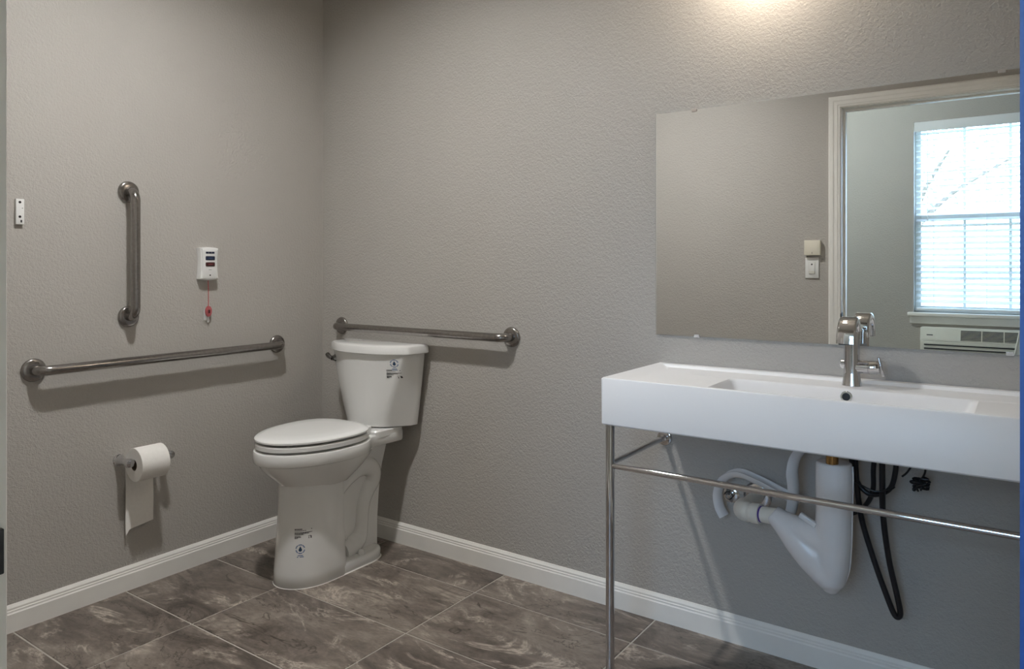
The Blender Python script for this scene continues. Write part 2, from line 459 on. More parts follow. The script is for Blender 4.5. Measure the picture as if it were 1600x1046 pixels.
tube('tilt_wand', [(WX0 + 0.09, YB - 0.003, WZ1 - 0.08), (WX0 + 0.092, YB - 0.003, WZ1 - 0.75)], 0.004, 'clear', bl, 6)

# ------------------------------------------------------------------ doorway
CP = [(0.0, 0.0), (0.0, 0.009), (0.004, 0.011), (0.010, 0.011), (0.014, 0.014), (0.030, 0.015), (0.036, 0.018), (0.052, 0.018), (0.057, 0.013), (0.060, 0.011), (0.060, 0.0)]
def casing(face, sgn, parent):
    xl, xr, zt = DX0 - 0.004, DX1 + 0.004, DZ + 0.004
    y = lambda v: face + sgn * v
    l = loft_vf([[(xl - u, y(v), 0.0) for u, v in CP], [(xl - u, y(v), zt + u) for u, v in CP]])
    h = loft_vf([[(xl - u, y(v), zt + u) for u, v in CP], [(xr + u, y(v), zt + u) for u, v in CP]])
    r = loft_vf([[(xr + u, y(v), 0.0) for u, v in CP], [(xr + u, y(v), zt + u) for u, v in CP]])
    for q in (l, h, r): add('casing', q[0], q[1], 'trim', parent, False)
door = thing('door_1', ((DX0 + DX1) / 2, YF - WT / 2, 0), 'doorway with white moulded casing and open door', 'doorway', kind='structure')
casing(YF, 1, door); casing(YI, -1, door)
box('jamb', DX0 - 0.02, DX0, YI, YF, 0, DZ + 0.02, 'trim', door)
box('jamb', DX1, DX1 + 0.02, YI, YF, 0, DZ + 0.02, 'trim', door)
box('head_jamb', DX0, DX1, YI, YF, DZ, DZ + 0.02, 'trim', door)
box('door_stop', DX0, DX0 + 0.011, YI + 0.025, YI + 0.06, 0, DZ, 'trim', door, 0.002, 1)
box('door_stop', DX0 + 0.011, DX1, YI + 0.025, YI + 0.06, DZ - 0.011, DZ, 'trim', door, 0.002, 1)
V, F = join_vf(box_vf(DX0, DX0 + 0.0018, YF - 0.034, YF - 0.001, 0.885, 0.945, 0.0008, 1), box_vf(DX0 - 0.0042, DX0 + 0.002, YF - 0.004, YF + 0.0052, 0.893, 0.938, 0.0008, 1))
add('strike_plate', V, F, 'black', door)
leaf = box('door_leaf', 2.7256, 2.7606, YF + 0.024, YF + 0.024 + 0.80, 0.012, DZ - 0.008, 'trim', door, 0.002, 1)
box('edge_strip', 2.7254, 2.7608, YF + 0.0205, YF + 0.0236, 0.012, DZ - 0.008, 'blue_edge_light', leaf)  # blue strip stands in for window light on the leaf's end
leaf['label'] = 'open white door leaf with blue window light painted on its edge'

# ================================================================== lamps
cl = thing('ceiling_light', (0.98, -1.12, CH), 'white can downlight on the bathroom ceiling', 'ceiling lamp')
lathe('can', (0.98, -1.12, CH), (0, 0, -1), [(0, 0.088), (0.058, 0.088), (0.060, 0.086), (0.060, 0.074), (0.012, 0.070)], 'trim', cl, 32)
lathe('lens', (0.98, -1.12, CH - 0.014), (0, 0, -1), [(0, 0.058), (0.016, 0.058)], 'ceil_lamp', cl, 20)
bc = thing('added_bedroom_light', (0.9, -3.1, CH), 'unseen globe added on the ceiling to brighten the outer room', 'ceiling lamp')  # added out of view to lift the outer room's wall in the mirror
lathe('added_base_plate', (0.9, -3.1, CH), (0, 0, -1), [(0, 0.09), (0.012, 0.09), (0.022, 0.075), (0.03, 0.045), (0.04, 0.04)], 'chrome', bc)
lathe('globe', (0.9, -3.1, CH - 0.038), (0, 0, -1), [(0.0, 0.03)] + [(0.045 - 0.055 * math.cos(a), 0.055 * math.sin(a)) for a in [math.radians(d) for d in (35, 55, 75, 95, 115, 135, 155, 172)]], 'bed_fill', bc, 18)  # globe of the added, unseen bedroom light
vl = thing('wall_lamp', (2.05, 0.0, 2.2), 'small globe wall lamp above the mirror, just out of frame', 'wall lamp')
box('back_plate', 1.97, 2.13, -0.02, 0.0, 2.20, 2.32, 'chrome', vl, 0.006, 2)
tube('arm', spline([(2.05, -0.018, 2.27), (2.05, -0.10, 2.275), (2.05, -0.165, 2.25), (2.05, -0.17, 2.21)], 5), 0.009, 'chrome', vl)
lathe('globe', (2.05, -0.17, 2.215), (0, 0, -1), [(0.0, 0.03)] + [(0.045 - 0.055 * math.cos(a), 0.055 * math.sin(a)) for a in [math.radians(d) for d in (35, 55, 75, 95, 115, 135, 155, 172)]], 'wall_lamp', vl, 18)

# ================================================================== toilet
TX = 0.445
to = thing('toilet', (TX, -0.36, 0), 'white two piece tall toilet in the corner with its lid closed', 'toilet')

def egg(yc, a, bf, bb, nb=2.5, n=48, nf=2.0):
    pts = []
    for k in range(n):
        th = 2 * math.pi * k / n; c, s = math.cos(th), math.sin(th)
        e = nf if s < 0 else nb
        x = a * math.copysign(abs(c) ** (2 / e), c); y = (bf if s < 0 else bb) * math.copysign(abs(s) ** (2 / e), s)
        pts.append((TX + x, yc + y))
    return pts
def ring(poly, z): return [(x, y, z) for x, y in poly]

# bowl: rim band, tapering underside, neck and deck carrying the tank
def bowl_outline(ins=0.0):
    pts = []
    a, bf, yc = 0.19 - ins, 0.29 - ins, -0.38
    for k in range(33):
        th = math.pi + math.pi * k / 32
        pts.append((TX + a * math.cos(th), yc + bf * math.sin(th)))
    right = [(0.188, -0.345), (0.180, -0.31), (0.160, -0.275), (0.138, -0.25), (0.127, -0.22), (0.126, -0.18), (0.130, -0.12), (0.132, -0.07), (0.124, -0.055)]
    right = [(x - ins, y) for x, y in right]
    pts += [(TX + x, y) for x, y in right] + [(TX - x, y) for x, y in reversed(right)]
    return pts
o1 = bowl_outline()
V1, F1 = loft_vf([ring(bowl_outline(0.012), 0.464), ring(bowl_outline(0.003), 0.468), ring(o1, 0.474), ring(o1, 0.504), ring(bowl_outline(0.003), 0.511), ring(bowl_outline(0.010), 0.513)])
und = [(0.47, 0.172, 0.272, 0.20), (0.45, 0.168, 0.262, 0.185), (0.42, 0.152, 0.236, 0.16), (0.395, 0.134, 0.208, 0.13), (0.375, 0.118, 0.185, 0.105), (0.36, 0.105, 0.17, 0.09)]
V2, F2 = loft_vf([ring(egg(-0.385, a, bf, bb), z) for z, a, bf, bb in und])
dk = fillet([(TX - 0.13, -0.055), (TX - 0.128, -0.215), (TX + 0.128, -0.215), (TX + 0.13, -0.055)], 0.02)
V3, F3 = loft_vf([ring(dk, 0.50), ring(dk, 0.523), ring(inset(dk, 0.004), 0.528)])
bowl = add('bowl', *join_vf((V1, F1), (V2, F2), (V3, F3)), 'china', to)

# pedestal: front column with a recessed rear plate
def ped(a, bf, wr, yb, yc=-0.44):
    pts = []
    for k in range(25):
        th = math.pi + math.pi * k / 24
        pts.append((TX + a * math.cos(th), yc + bf * math.sin(th)))
    side = [(a + 0.001, -0.41), (a + 0.001, -0.375), (a - 0.006, -0.358), (wr + 0.012, -0.35), (wr, -0.34), (wr, -0.25), (wr - 0.002, yb + 0.02), (wr - 0.012, yb)]
    pts += [(TX + x, y) for x, y in side] + [(TX - x, y) for x, y in reversed(side)]
    return pts
lv = [(0.0, 0.113, 0.146, 0.052, -0.15), (0.004, 0.117, 0.150, 0.052, -0.150), (0.05, 0.116, 0.147, 0.050, -0.150), (0.14, 0.111, 0.139, 0.046, -0.145), (0.24, 0.106, 0.131, 0.044, -0.135), (0.32, 0.104, 0.128, 0.046, -0.128), (0.37, 0.104, 0.128, 0.05, -0.12), (0.468, 0.104, 0.128, 0.07, -0.11)]
Vp, Fp = loft_vf([ring(ped(a, bf, wr, yb), z) for z, a, bf, wr, yb in lv])
ft = [(TX - 0.113, -0.40), (TX + 0.113, -0.40), (TX + 0.116, -0.20), (TX + 0.085, -0.135), (TX - 0.085, -0.135), (TX - 0.116, -0.20)]
ft = fillet(ft, [0.005, 0.005, 0.06, 0.06, 0.06, 0.06], 6)
Vf, Ff = loft_vf([ring(inset(ft, 0.002), 0.0), ring(ft, 0.004), ring(ft, 0.030), ring(inset(ft, 0.004), 0.038), ring(inset(ft, 0.012), 0.042)])
pedestal = add('pedestal', *join_vf((Vp, Fp), (Vf, Ff)), 'china', to, sharp=50)
for s in (1, -1):
    path = [(-0.42, 0.262), (-0.385, 0.285), (-0.345, 0.318), (-0.295, 0.352), (-0.24, 0.373), (-0.188, 0.372), (-0.156, 0.346), (-0.158, 0.305), (-0.183, 0.272), (-0.205, 0.23), (-0.214, 0.18), (-0.220, 0.13), (-0.236, 0.09), (-0.275, 0.066), (-0.315, 0.058)]
    rad = [0.032, 0.036, 0.038, 0.039, 0.040, 0.041, 0.040, 0.038, 0.035, 0.033, 0.032, 0.033, 0.042, 0.046, 0.040]
    sp = spline([(TX + s * 0.040, y, z) for y, z in path], 5)
    R = []
    for i in range(len(rad) - 1): R += [rad[i] + (rad[i + 1] - rad[i]) * k / 5 for k in range(5)]
    R.append(rad[-1])
    tube('trapway', sp, R, 'china', pedestal, 18)
    tube('web_rib', [(TX + s * 0.046, -0.372, 0.255), (TX + s * 0.046, -0.300, 0.10)], [0.011, 0.009], 'china', pedestal, 10)
    lathe('bolt_cap', (TX + s * 0.094, -0.262, 0.040), (0, 0, 1), [(0, 0.014), (0.012, 0.0135), (0.019, 0.010), (0.022, 0.004)], 'china', pedestal, 18)
cq1 = inset(ped(0.113, 0.146, 0.060, -0.15), -0.005); cq2 = inset(ft, -0.004)
V, F = join_vf(loft_vf([ring(cq1, 0.0003), ring(inset(cq1, 0.003), 0.004)]), loft_vf([ring(cq2, 0.0002), ring(inset(cq2, 0.003), 0.0038)]))
add('caulk_bead', V, F, 'trim', pedestal)

# seat ring and lid with dark gaps between them
def seat_poly(ins=0.0): return egg(-0.40, 0.183 - ins, 0.262 - ins, 0.172 - ins, 2.6, 64)
V, F = loft_vf([ring(seat_poly(0.006), 0.519), ring(seat_poly(0.0), 0.523), ring(seat_poly(0.0), 0.537), ring(seat_poly(0.005), 0.541)])
st = add('seat', V, F, 'seat', to)
for (x, y) in ((-0.10, -0.52), (0.10, -0.52), (-0.13, -0.34), (0.13, -0.34)):
    lathe('bumper', (TX + x, y, 0.511), (0, 0, 1), [(0, 0.008), (0.009, 0.008)], 'seat', st, 10)
V, F = loft_vf([ring(seat_poly(0.006), 0.547), ring(seat_poly(-0.001), 0.550), ring(seat_poly(-0.001), 0.556), ring(seat_poly(0.006), 0.561), ring(seat_poly(0.030), 0.565), ring(seat_poly(0.09), 0.567)])
ld = add('seat_lid', V, F, 'seat', to)
for (x, y) in ((-0.10, -0.52), (0.10, -0.52)):
    lathe('bumper', (TX + x, y, 0.539), (0, 0, 1), [(0, 0.007), (0.009, 0.007)], 'seat', ld, 10)
for s in (1, -1):
    V, F = box_vf(TX + s * 0.075 - 0.022, TX + s * 0.075 + 0.022, -0.25, -0.205, 0.512, 0.549, 0.008, 3)
    add('hinge', V, F, 'seat', to)

# tank and its lid
def tank_poly(w, c, yb, ycr, yf):
    p = [(TX - w, yb), (TX - w, yb - 0.03), (TX - c, ycr), (TX - c * 0.5, yf - 0.002 + 0.012), (TX, yf), (TX + c * 0.5, yf + 0.010), (TX + c, ycr), (TX + w, yb - 0.03), (TX + w, yb)]
    return fillet(p, [0.012, 0.02, 0.018, 0.05, 0.05, 0.05, 0.018, 0.02, 0.012], 4)
tk = [(0.530, 0.176, 0.105, -0.145, -0.178), (0.534, 0.184, 0.112, -0.150, -0.186), (0.60, 0.194, 0.138, -0.150, -0.192), (0.70, 0.208, 0.172, -0.148, -0.198), (0.80, 0.220, 0.205, -0.143, -0.203), (0.838, 0.224, 0.217, -0.140, -0.204)]
V, F = loft_vf([ring(tank_poly(w, c, -0.022, yc, yf), z) for z, w, c, yc, yf in tk])
tank = add('tank', V, F, 'china', to, sharp=28)
def lid_poly(i): return tank_poly(0.240 - i, 0.232 - i, -0.014 - i, -0.138 + i, -0.218 + i)
V, F = loft_vf([ring(lid_poly(0.004), 0.836), ring(lid_poly(0.0), 0.840), ring(lid_poly(0.001), 0.862), ring(lid_poly(0.004), 0.869), ring(lid_poly(0.012), 0.873), ring(lid_poly(0.04), 0.875)])
add('tank_lid', V, F, 'china', to)
lev = lathe('flush_lever', (TX - 0.180, -0.150, 0.800), (-0.25, -1, 0), [(-0.01, 0.016), (0.006, 0.016), (0.012, 0.012), (0.02, 0.010), (0.024, 0.010)], 'darkchrome', tank, 18)
tube('lever_arm', spline([(TX - 0.184, -0.170, 0.800), (TX - 0.198, -0.174, 0.806), (TX - 0.214, -0.172, 0.816)], 4), [0.008, 0.008, 0.008, 0.009, 0.009, 0.010, 0.010, 0.010, 0.009], 'darkchrome', tank, 12)

# printed stickers on the tank and pedestal, laid onto the surface
def bvh_of(o):
    me = o.data; org = origin(o)
    return BVHTree.FromPolygons([tuple(v.co + org) for v in me.vertices], [tuple(p.vertices) for p in me.polygons])
def stick(name, quads, mat, bvh, o, u, v, d, parent):
    """quads/polys given in (u, v) metres; projected along d onto a surface"""
    V, F = [], []
    o, u, v, d = (Vector(t) for t in (o, u, v, d)); d.normalize()
    for poly in quads:
        idx = []
        for (a, b) in poly:
            h = bvh.ray_cast(o + u * a + v * b, d)
            if h[0] is None: break
            idx.append(len(V)); V.append(h[0] - d * 0.0006)
        if len(idx) == len(poly): F.append(tuple(idx))
    if F: return add(name, V, F, mat, parent, False)
def rect(x0, x1, y0, y1): return [(x0, y0), (x1, y0), (x1, y1), (x0, y1)]
rs = random.Random(3)
def text_lines(w, sc=1.0):
    q = []
    def line(y, h, x0, x1, bold=1.0):
        x = x0
        while x < x1:
            l = rs.uniform(0.003, 0.008) * sc
            q.append(rect(x, min(x + l, x1), y, y + h)); x += l + 0.0011 * sc
    line(0.0, 0.0040 * sc, 0, w * 0.42); line(-0.0045 * sc, 0.0018 * sc, 0, w * 0.66)
    for k in range(3): line(-0.0125 * sc - 0.0040 * k * sc, 0.0026 * sc, 0, w * (0.98, 0.8, 0.5)[k])
    for k in range(3): line(-0.028 * sc - 0.0040 * k * sc, 0.0028 * sc, 0, w * (0.34, 0.36, 0.18)[k])
    q.append(rect(w * 0.93, w * 0.97, -0.001 * sc, 0.003 * sc))
    q.append(rect(w * 0.76, w * 0.93, -0.0275 * sc, -0.0255 * sc)); q.append(rect(w * 0.89, w * 0.95, -0.037 * sc, -0.0275 * sc)); q.append(rect(w * 0.78, w * 0.82, -0.037 * sc, -0.030 * sc))
    return q
def badge_ring(R):
    q = []
    for a0, a1 in ((15, 60), (66, 118), (124, 172), (190, 236), (244, 296), (304, 350)):
        for k in range(4):
            t0 = math.radians(a0 + (a1 - a0) * k / 4); t1 = math.radians(a0 + (a1 - a0) * (k + 0.85) / 4)
            q.append([(R * math.cos(t0), R * math.sin(t0)), (R * math.cos(t1), R * math.sin(t1)), (R * .78 * math.cos(t1), R * .78 * math.sin(t1)), (R * .78 * math.cos(t0), R * .78 * math.sin(t0))])
    q.append(rect(-R * .55, R * .55, -R * 1.42, -R * 1.26)); q.append(rect(-R * .7, R * .7, -R * 1.72, -R * 1.56))
    return q
def badge_drop(R):
    pts = [(0, R * 0.62)]
    for d in range(-20, 201, 20):
        t = math.radians(d); pts.append((R * 0.36 * math.cos(t), -R * 0.16 - R * 0.36 * math.sin(t)))
    return [pts]
bt = bvh_of(tank)
u = Vector((1, -0.0, 0)); vz = Vector((0, 0, 1)); dd = Vector((0, 1, 0))
stick('print', text_lines(0.052, 0.85), 'print', bt, (0.588, -0.6, 0.772), (1, 0, 0), vz, dd, tank)
stick('badge_ring', badge_ring(0.0165), 'bluep', bt, (0.620, -0.6, 0.802), (1, 0, 0), vz, dd, tank)
stick('badge_drop', badge_drop(0.0165), 'drop', bt, (0.620, -0.6, 0.802), (1, 0, 0), vz, dd, tank)
bp = bvh_of(pedestal)
uu = Vector((0.611, 0.791, 0)).normalized(); de = Vector((-0.791, 0.611, 0)).normalized()
so = Vector((TX, -0.44, 0)) - de * 0.5
stick('print', text_lines(0.064, 0.9), 'print', bp, so + uu * (-0.060) + vz * 0.216, uu, vz, de, pedestal)
stick('badge_ring', badge_ring(0.0175), 'bluep', bp, so + uu * (-0.040) + vz * 0.146, uu, vz, de, pedestal)
stick('badge_drop', badge_drop(0.0175), 'drop', bp, so + uu * (-0.040) + vz * 0.146, uu, vz, de, pedestal)

# water stop beside the toilet
sv = thing('toilet_stop_valve', (0.0, -0.265, 0.33), 'small chrome water stop valve on the wall behind the toilet pedestal', 'valve')
lathe('escutcheon', (0.0, -0.265, 0.33), (1, 0, 0), [(0, 0.028), (0.004, 0.027), (0.008, 0.016), (0.04, 0.008), (0.05, 0.008)], 'chrome', sv, 18)
lathe('body', (0.045, -0.265, 0.31), (0, 0, 1), [(0, 0.010), (0.02, 0.012), (0.035, 0.010), (0.045, 0.008)], 'chrome', sv, 14)
lathe('knob', (0.055, -0.265, 0.33), (1, 0, 0), [(0, 0.006), (0.012, 0.006), (0.014, 0.016), (0.024, 0.015), (0.026, 0.010)], 'chrome', sv, 14)
tube('supply_hose', spline([(0.045, -0.265, 0.312), (0.046, -0.26, 0.22), (0.075, -0.235, 0.155), (0.125, -0.20, 0.19), (0.17, -0.14, 0.33), (0.26, -0.09, 0.47), (TX - 0.15, -0.08, 0.53)], 6), 0.006, 'rubber', sv, 10)

# ================================================================== grab bars
def grab_bar(p0, p1, nrm, label, loc):
    g = thing('grab_bar', loc, label, 'grab bar', 'stainless steel grab bars')
    p0, p1, n = Vector(p0), Vector(p1), Vector(nrm); d = (p1 - p0).normalized(); off = 0.054; r = 0.0165; rb = 0.036
    pts = [p0 + n * 0.004, p0 + n * (off - rb)]
    for k in range(1, 9):
        t = math.pi / 2 * k / 8
        pts.append(p0 + n * (off - rb + rb * math.sin(t)) + d * (rb - rb * math.cos(t)))
    for k in range(8, -1, -1):
        t = math.pi / 2 * k / 8
        pts.append(p1 + n * (off - rb + rb * math.sin(t)) - d * (rb - rb * math.cos(t)))
    pts.append(p1 + n * 0.004)
    tube('bar', pts, r, 'steel', g, 22)
    for p in (p0, p1):
        f = lathe('flange', p, n, [(0.0, 0.0385), (0.003, 0.0395), (0.006, 0.0385), (0.0095, 0.0365), (0.0115, 0.033), (0.0125, 0.022), (0.0130, 0.0175)], 'steel', g, 32)
    return g
grab_bar((0, -1.235, 0.850), (0, -0.261, 0.853), (1, 0, 0), 'long horizontal steel grab bar on the wall above the paper roll', (0, -0.748, 0.85))
grab_bar((0, -0.918, 1.012), (0, -0.918, 1.474), (1, 0, 0), 'short vertical steel grab bar beside the call station', (0, -0.918, 1.012))
grab_bar((0.135, 0, 0.924), (1.095, 0, 0.924), (0, -1, 0), 'horizontal steel grab bar on the wall right above the toilet tank', (0.615, 0, 0.924))

# ================================================================== call station with red pull cord
cs = thing('emergency_call_station', (0, -0.60, 1.140), 'white emergency call station with a red pull cord', 'call station')
CY, CZ = -0.604, 1.209
def cs_poly(w, h, pinch):
    pts = []
    n = 10
    for k in range(n + 1): t = -1 + 2 * k / n; pts.append((w * t, -h - 0.006 * (1 - t * t)))
    for k in range(1, n): t = -1 + 2 * k / n; pts.append((w - pinch * (1 - t * t), h * t))
    for k in range(n + 1): t = 1 - 2 * k / n; pts.append((w * t, h + 0.004 * (1 - t * t)))
    for k in range(1, n): t = 1 - 2 * k / n; pts.append((-w + pinch * (1 - t * t), h * t))
    rr = []
    return pts
def yz(poly, x): return [(x, CY + a, CZ + b) for a, b in poly]
bo = cs_poly(0.041, 0.062, 0.004)
V, F = loft_vf([yz(bo, 0.0005), yz(bo, 0.022), yz(inset(bo, 0.002), 0.026), yz(inset(bo, 0.004), 0.027)])
csb = add('housing', V, F, 'plastic', cs)
fp = inset(bo, 0.0055)
V, F = loft_vf([yz(fp, 0.0265), yz(fp, 0.0300), yz(inset(fp, 0.002), 0.0312)])
face = add('faceplate', V, F, 'plastic', cs)
for k in range(3):
    box('indicator', 0.031, 0.0325, CY - 0.019 + 0.013 * k, CY - 0.0075 + 0.013 * k, CZ + 0.040, CZ + 0.048, 'navy', face)
for (z0, mt, nm) in ((0.014, 'navy', 'call_button'), (-0.011, 'maroon', 'reset_button')):
    b = box(nm, 0.0295, 0.0335, CY - 0.020, CY + 0.020, CZ + z0, CZ + z0 + 0.016, mt, face, 0.0035, 3)
    box('button_print', 0.0336, 0.0338, CY - 0.009, CY + 0.009, CZ + z0 + 0.0072, CZ + z0 + 0.0088, 'bluep' if mt == 'navy' else 'redtag', face)
box('printed_mark', 0.0312, 0.0316, CY - 0.006, CY + 0.006, CZ - 0.0255, CZ - 0.0242, 'print', face)
lathe('status_light', (0.031, CY, CZ - 0.047), (1, 0, 0), [(0, 0.003), (0.0012, 0.003)], 'black', face, 12)
TZ = CZ - 0.193
tube('pull_cord', spline([(0.018, CY - 0.001, CZ - 0.066), (0.018, CY + 0.001, CZ - 0.12), (0.016, CY + 0.002, TZ + 0.020)], 4), 0.0013, 'red', cs, 8)
V, F = lathe_vf((0.011, CY + 0.002, TZ), (1, 0.15, 0), [(0, 0.007), (0.001, 0.0145), (0.004, 0.0155), (0.008, 0.0145), (0.010, 0.007)], 16)
V = [Vector((v[0], v[1], TZ + (v[2] - TZ) * 1.45)) for v in V]
tg = add('pull_tag', V, F, 'redtag', cs)
box('tag_emblem', 0.0205, 0.0222, CY - 0.002, CY + 0.006, TZ - 0.008, TZ + 0.006, 'maroon', tg)
add('clear_wrapper', *box_vf(0.0122, 0.0134, CY - 0.018, CY - 0.004, TZ - 0.034, TZ + 0.008), 'clear', cs, False)
add('clear_wrapper', *box_vf(0.010, 0.0112, CY + 0.000, CY + 0.009, TZ - 0.044, TZ - 0.012), 'clear', cs, False)

# wall bracket with two screw holes
wb = thing('wall_bracket', (0, -1.277, 1.337), 'narrow white mounting bracket with two dark holes near the door frame', 'bracket')
box('plate', 0.0005, 0.011, -1.290, -1.2655, 1.337, 1.421, 'plastic', wb, 0.0015, 2)
for z in (1.410, 1.362):
    lathe('screw_hole', (0.0108, -1.2785, z), (1, 0, 0), [(0, 0.0042), (0.0006, 0.0042)], 'black', wb, 14)
box('slot', 0.0108, 0.0114, -1.2770, -1.2720, 1.343, 1.3515, 'print', wb)
box('slot', 0.0108, 0.0114, -1.2725, -1.2695, 1.3895, 1.3915, 'print', wb)

# ================================================================== toilet paper
ph = thing('toilet_paper_holder', (0, -0.86, 0.485), 'chrome two post paper holder on the wall under the long grab bar', 'paper holder')
PZ, PO = 0.487, 0.072
for y in (-0.952, -0.800):
    lathe('post', (0, y, PZ), (1, 0, 0), [(0, 0.0215), (0.004, 0.0215), (0.008, 0.018), (0.014, 0.0150), (0.035, 0.0130), (0.056, 0.0135), (0.064, 0.0160), (0.080, 0.0165), (0.086, 0.0145), (0.088, 0.008)], 'chrome', ph, 20)
tube('roller', [(PO, -0.946, PZ), (PO, -0.806, PZ)], 0.0085, 'chrome', ph, 16)
tp = thing('toilet_paper_roll', (PO + 0.006, -0.86, PZ - 0.07), 'white paper roll with a long sheet hanging down the wall', 'paper roll')
RY0, RY1, RR, RC = -0.934, -0.830, 0.061, 0.0205
cz0 = PZ - (RC - 0.0087)
seg = 40
rings = []
for (y, r) in ((RY0, RC), (RY0, RR - 0.001), (RY0 + 0.001, RR), (RY1 - 0.001, RR), (RY1, RR - 0.001), (RY1, RC)):
    rings.append([(PO + r * math.cos(2 * math.pi * k / seg), y, cz0 + r * math.sin(2 * math.pi * k / seg)) for k in range(seg)])
V, F = loft_vf(rings, False, False)
n = len(rings[0]); m_ = len(rings) - 1
for k in range(n): F.append((k, m_ * n + k, m_ * n + (k + 1) % n, (k + 1) % n))
add('roll', V, F, 'paper', tp)
rings = [[(PO + r * math.cos(2 * math.pi * k / seg), y, cz0 + r * math.sin(2 * math.pi * k / seg)) for k in range(seg)] for (y, r) in ((RY0 + 0.0005, RC - 0.0001), (RY1 - 0.0005, RC - 0.0001))]
V1, F1 = loft_vf(rings, False, False)
rings = [[(PO + r * math.cos(2 * math.pi * k / seg), y, cz0 + r * math.sin(2 * math.pi * k / seg)) for k in range(seg)] for (y, r) in ((RY0 + 0.0005, RC - 0.0015), (RY1 - 0.0005, RC - 0.0015))]
V2, F2 = loft_vf(rings, False, False)
add('core', *join_vf((V1, F1), (V2, F2)), 'card', tp)
# hanging sheet, torn at a slant with a pulled corner
NU, NV = 8, 14; front = []; 
zt = cz0
for j in range(NV + 1):
    row = []
    for i in range(NU + 1):
        s_ = i / NU; y = RY0 + (RY1 - RY0) * s_
        zb = 0.228 + 0.012 * s_ - (0.019 * max(0, 1 - s_ / 0.14))
        t = j / NV; z = zt + (zb - zt) * t
        x = PO - RR - 0.0002 + 0.010 * t * t + 0.0015 * math.sin(7 * t + 3 * s_)
        y2 = y + 0.003 * t * math.sin(5 * t)
        row.append((max(x, 0.004), y2, z))
    front.append(row)
V = [p for r in front for p in r]; N1 = len(V); V += [(x - 0.0007, y, z) for x, y, z in V]
F = []
W1 = NU + 1
for j in range(NV):
    for i in range(NU):
        a = j * W1 + i; F.append((a, a + 1, a + W1 + 1, a + W1)); F.append((N1 + a, N1 + a + W1, N1 + a + W1 + 1, N1 + a + 1))
edge = [i for i in range(W1)] + [j * W1 + NU for j in range(1, NV + 1)] + [NV * W1 + i for i in range(NU - 1, -1, -1)] + [j * W1 for j in range(NV - 1, 0, -1)]
for k in range(len(edge)):
    a, b = edge[k], edge[(k + 1) % len(edge)]; F.append((a, N1 + a, N1 + b, b))
add('hanging_sheet', V, F, 'paper', tp, sharp=60)

# ================================================================== mirror
MX0, MX1, MZ0, MZ1 = 1.697, 2.905, 0.968, 1.7135
mi = thing('mirror', ((MX0 + MX1) / 2, 0, MZ0), 'large frameless wall mirror above the sink held by clips', 'mirror')
V, F = box_vf(MX0, MX1, -0.0065, -0.0005, MZ0, MZ1)
g = add('mirror_glass', V, F, 'glassedge', mi, False)
g.data.materials.append(M['mirror'])
for pnum, pf in enumerate(g.data.polygons):
    if abs(pf.normal.y) > 0.9: pf.material_index = 1
for x in (1.832, 2.672):
    V, F = join_vf(box_vf(x - 0.010, x + 0.010, -0.0105, -0.0005, MZ1 + 0.0004, MZ1 + 0.0022, 0.0006, 1), box_vf(x - 0.009, x + 0.009, -0.0100, -0.0070, MZ1 - 0.007, MZ1 + 0.0018, 0.0010, 1))
    add('mirror_clip', V, F, 'clip', mi)
for x in (1.840, 2.690):
    V, F = join_vf(box_vf(x - 0.010, x + 0.010, -0.011, -0.0005, MZ0 - 0.004, MZ0 - 0.0005, 0.0012, 1), box_vf(x - 0.009, x + 0.009, -0.0105, -0.0070, MZ0 - 0.003, MZ0 + 0.006, 0.0012, 1))
    add('mirror_clip', V, F, 'clear', mi)

# ================================================================== sink
SX0, SX1, SY0, SZ0, SZ1 = 1.709, 2.905, -0.425, 0.737, 0.874
sk = thing('sink', ((SX0 + SX1) / 2, -0.21, SZ0), 'long white rectangular trough sink on a chrome console stand', 'sink')
def rrect(x0, x1, y0, y1, r, seg=4): return fillet([(x0, y0), (x1, y0), (x1, y1), (x0, y1)], r, seg)
def sring(x0, x1, y0, y1, r, z, tap=0.0): return [(x, y, z) for x, y in rrect(x0, x1, y0, y1, r)]
rw = 0.016
rings = [sring(SX0 + 0.005, SX1 - 0.005, SY0 + 0.005, -0.0015, 0.006, SZ0), sring(SX0 + 0.001, SX1 - 0.001, SY0 + 0.001, -0.001, 0.008, SZ0 + 0.004),
         sring(SX0, SX1, SY0, -0.001, 0.008, SZ1 - 0.004), sring(SX0 + 0.003, SX1 - 0.003, SY0 + 0.003, -0.004, 0.008, SZ1),
         sring(SX0 + rw, SX1 - rw, SY0 + rw, -0.034, 0.010, SZ1), sring(SX0 + rw + 0.020, SX1 - rw - 0.020, SY0 + rw + 0.006, -0.040, 0.012, SZ1 - 0.009),
         sring(SX0 + rw + 0.055, SX1 - rw - 0.055, SY0 + rw + 0.012, -0.118, 0.012, SZ1 - 0.0105),
         sring(1.998, 2.628, SY0 + rw + 0.014, -0.142, 0.020, SZ1 - 0.012), sring(2.004, 2.622, SY0 + rw + 0.018, -0.147, 0.022, SZ1 - 0.018),
         sring(2.022, 2.604, SY0 + rw + 0.030, -0.158, 0.03, SZ1 - 0.085), sring(2.045, 2.580, SY0 + rw + 0.05, -0.175, 0.03, SZ1 - 0.098), sring(2.28, 2.33, -0.30, -0.25, 0.02, SZ1 - 0.104)]
V, F = loft_vf(rings)
basin = add('basin', V, F, 'sinkwhite', sk, sharp=40)
lathe('overflow_ring', (2.321, -0.1490, 0.8405), (0, -1, 0.16), [(0, 0.0155), (0.002, 0.0155), (0.0034, 0.0142), (0.0034, 0.0108), (0.0012, 0.0102)], 'chrome', sk, 24)
lathe('overflow_hole', (2.321, -0.1497, 0.8405), (0, -1, 0.16), [(0, 0.0102), (0.0012, 0.0100)], 'black', sk, 18)
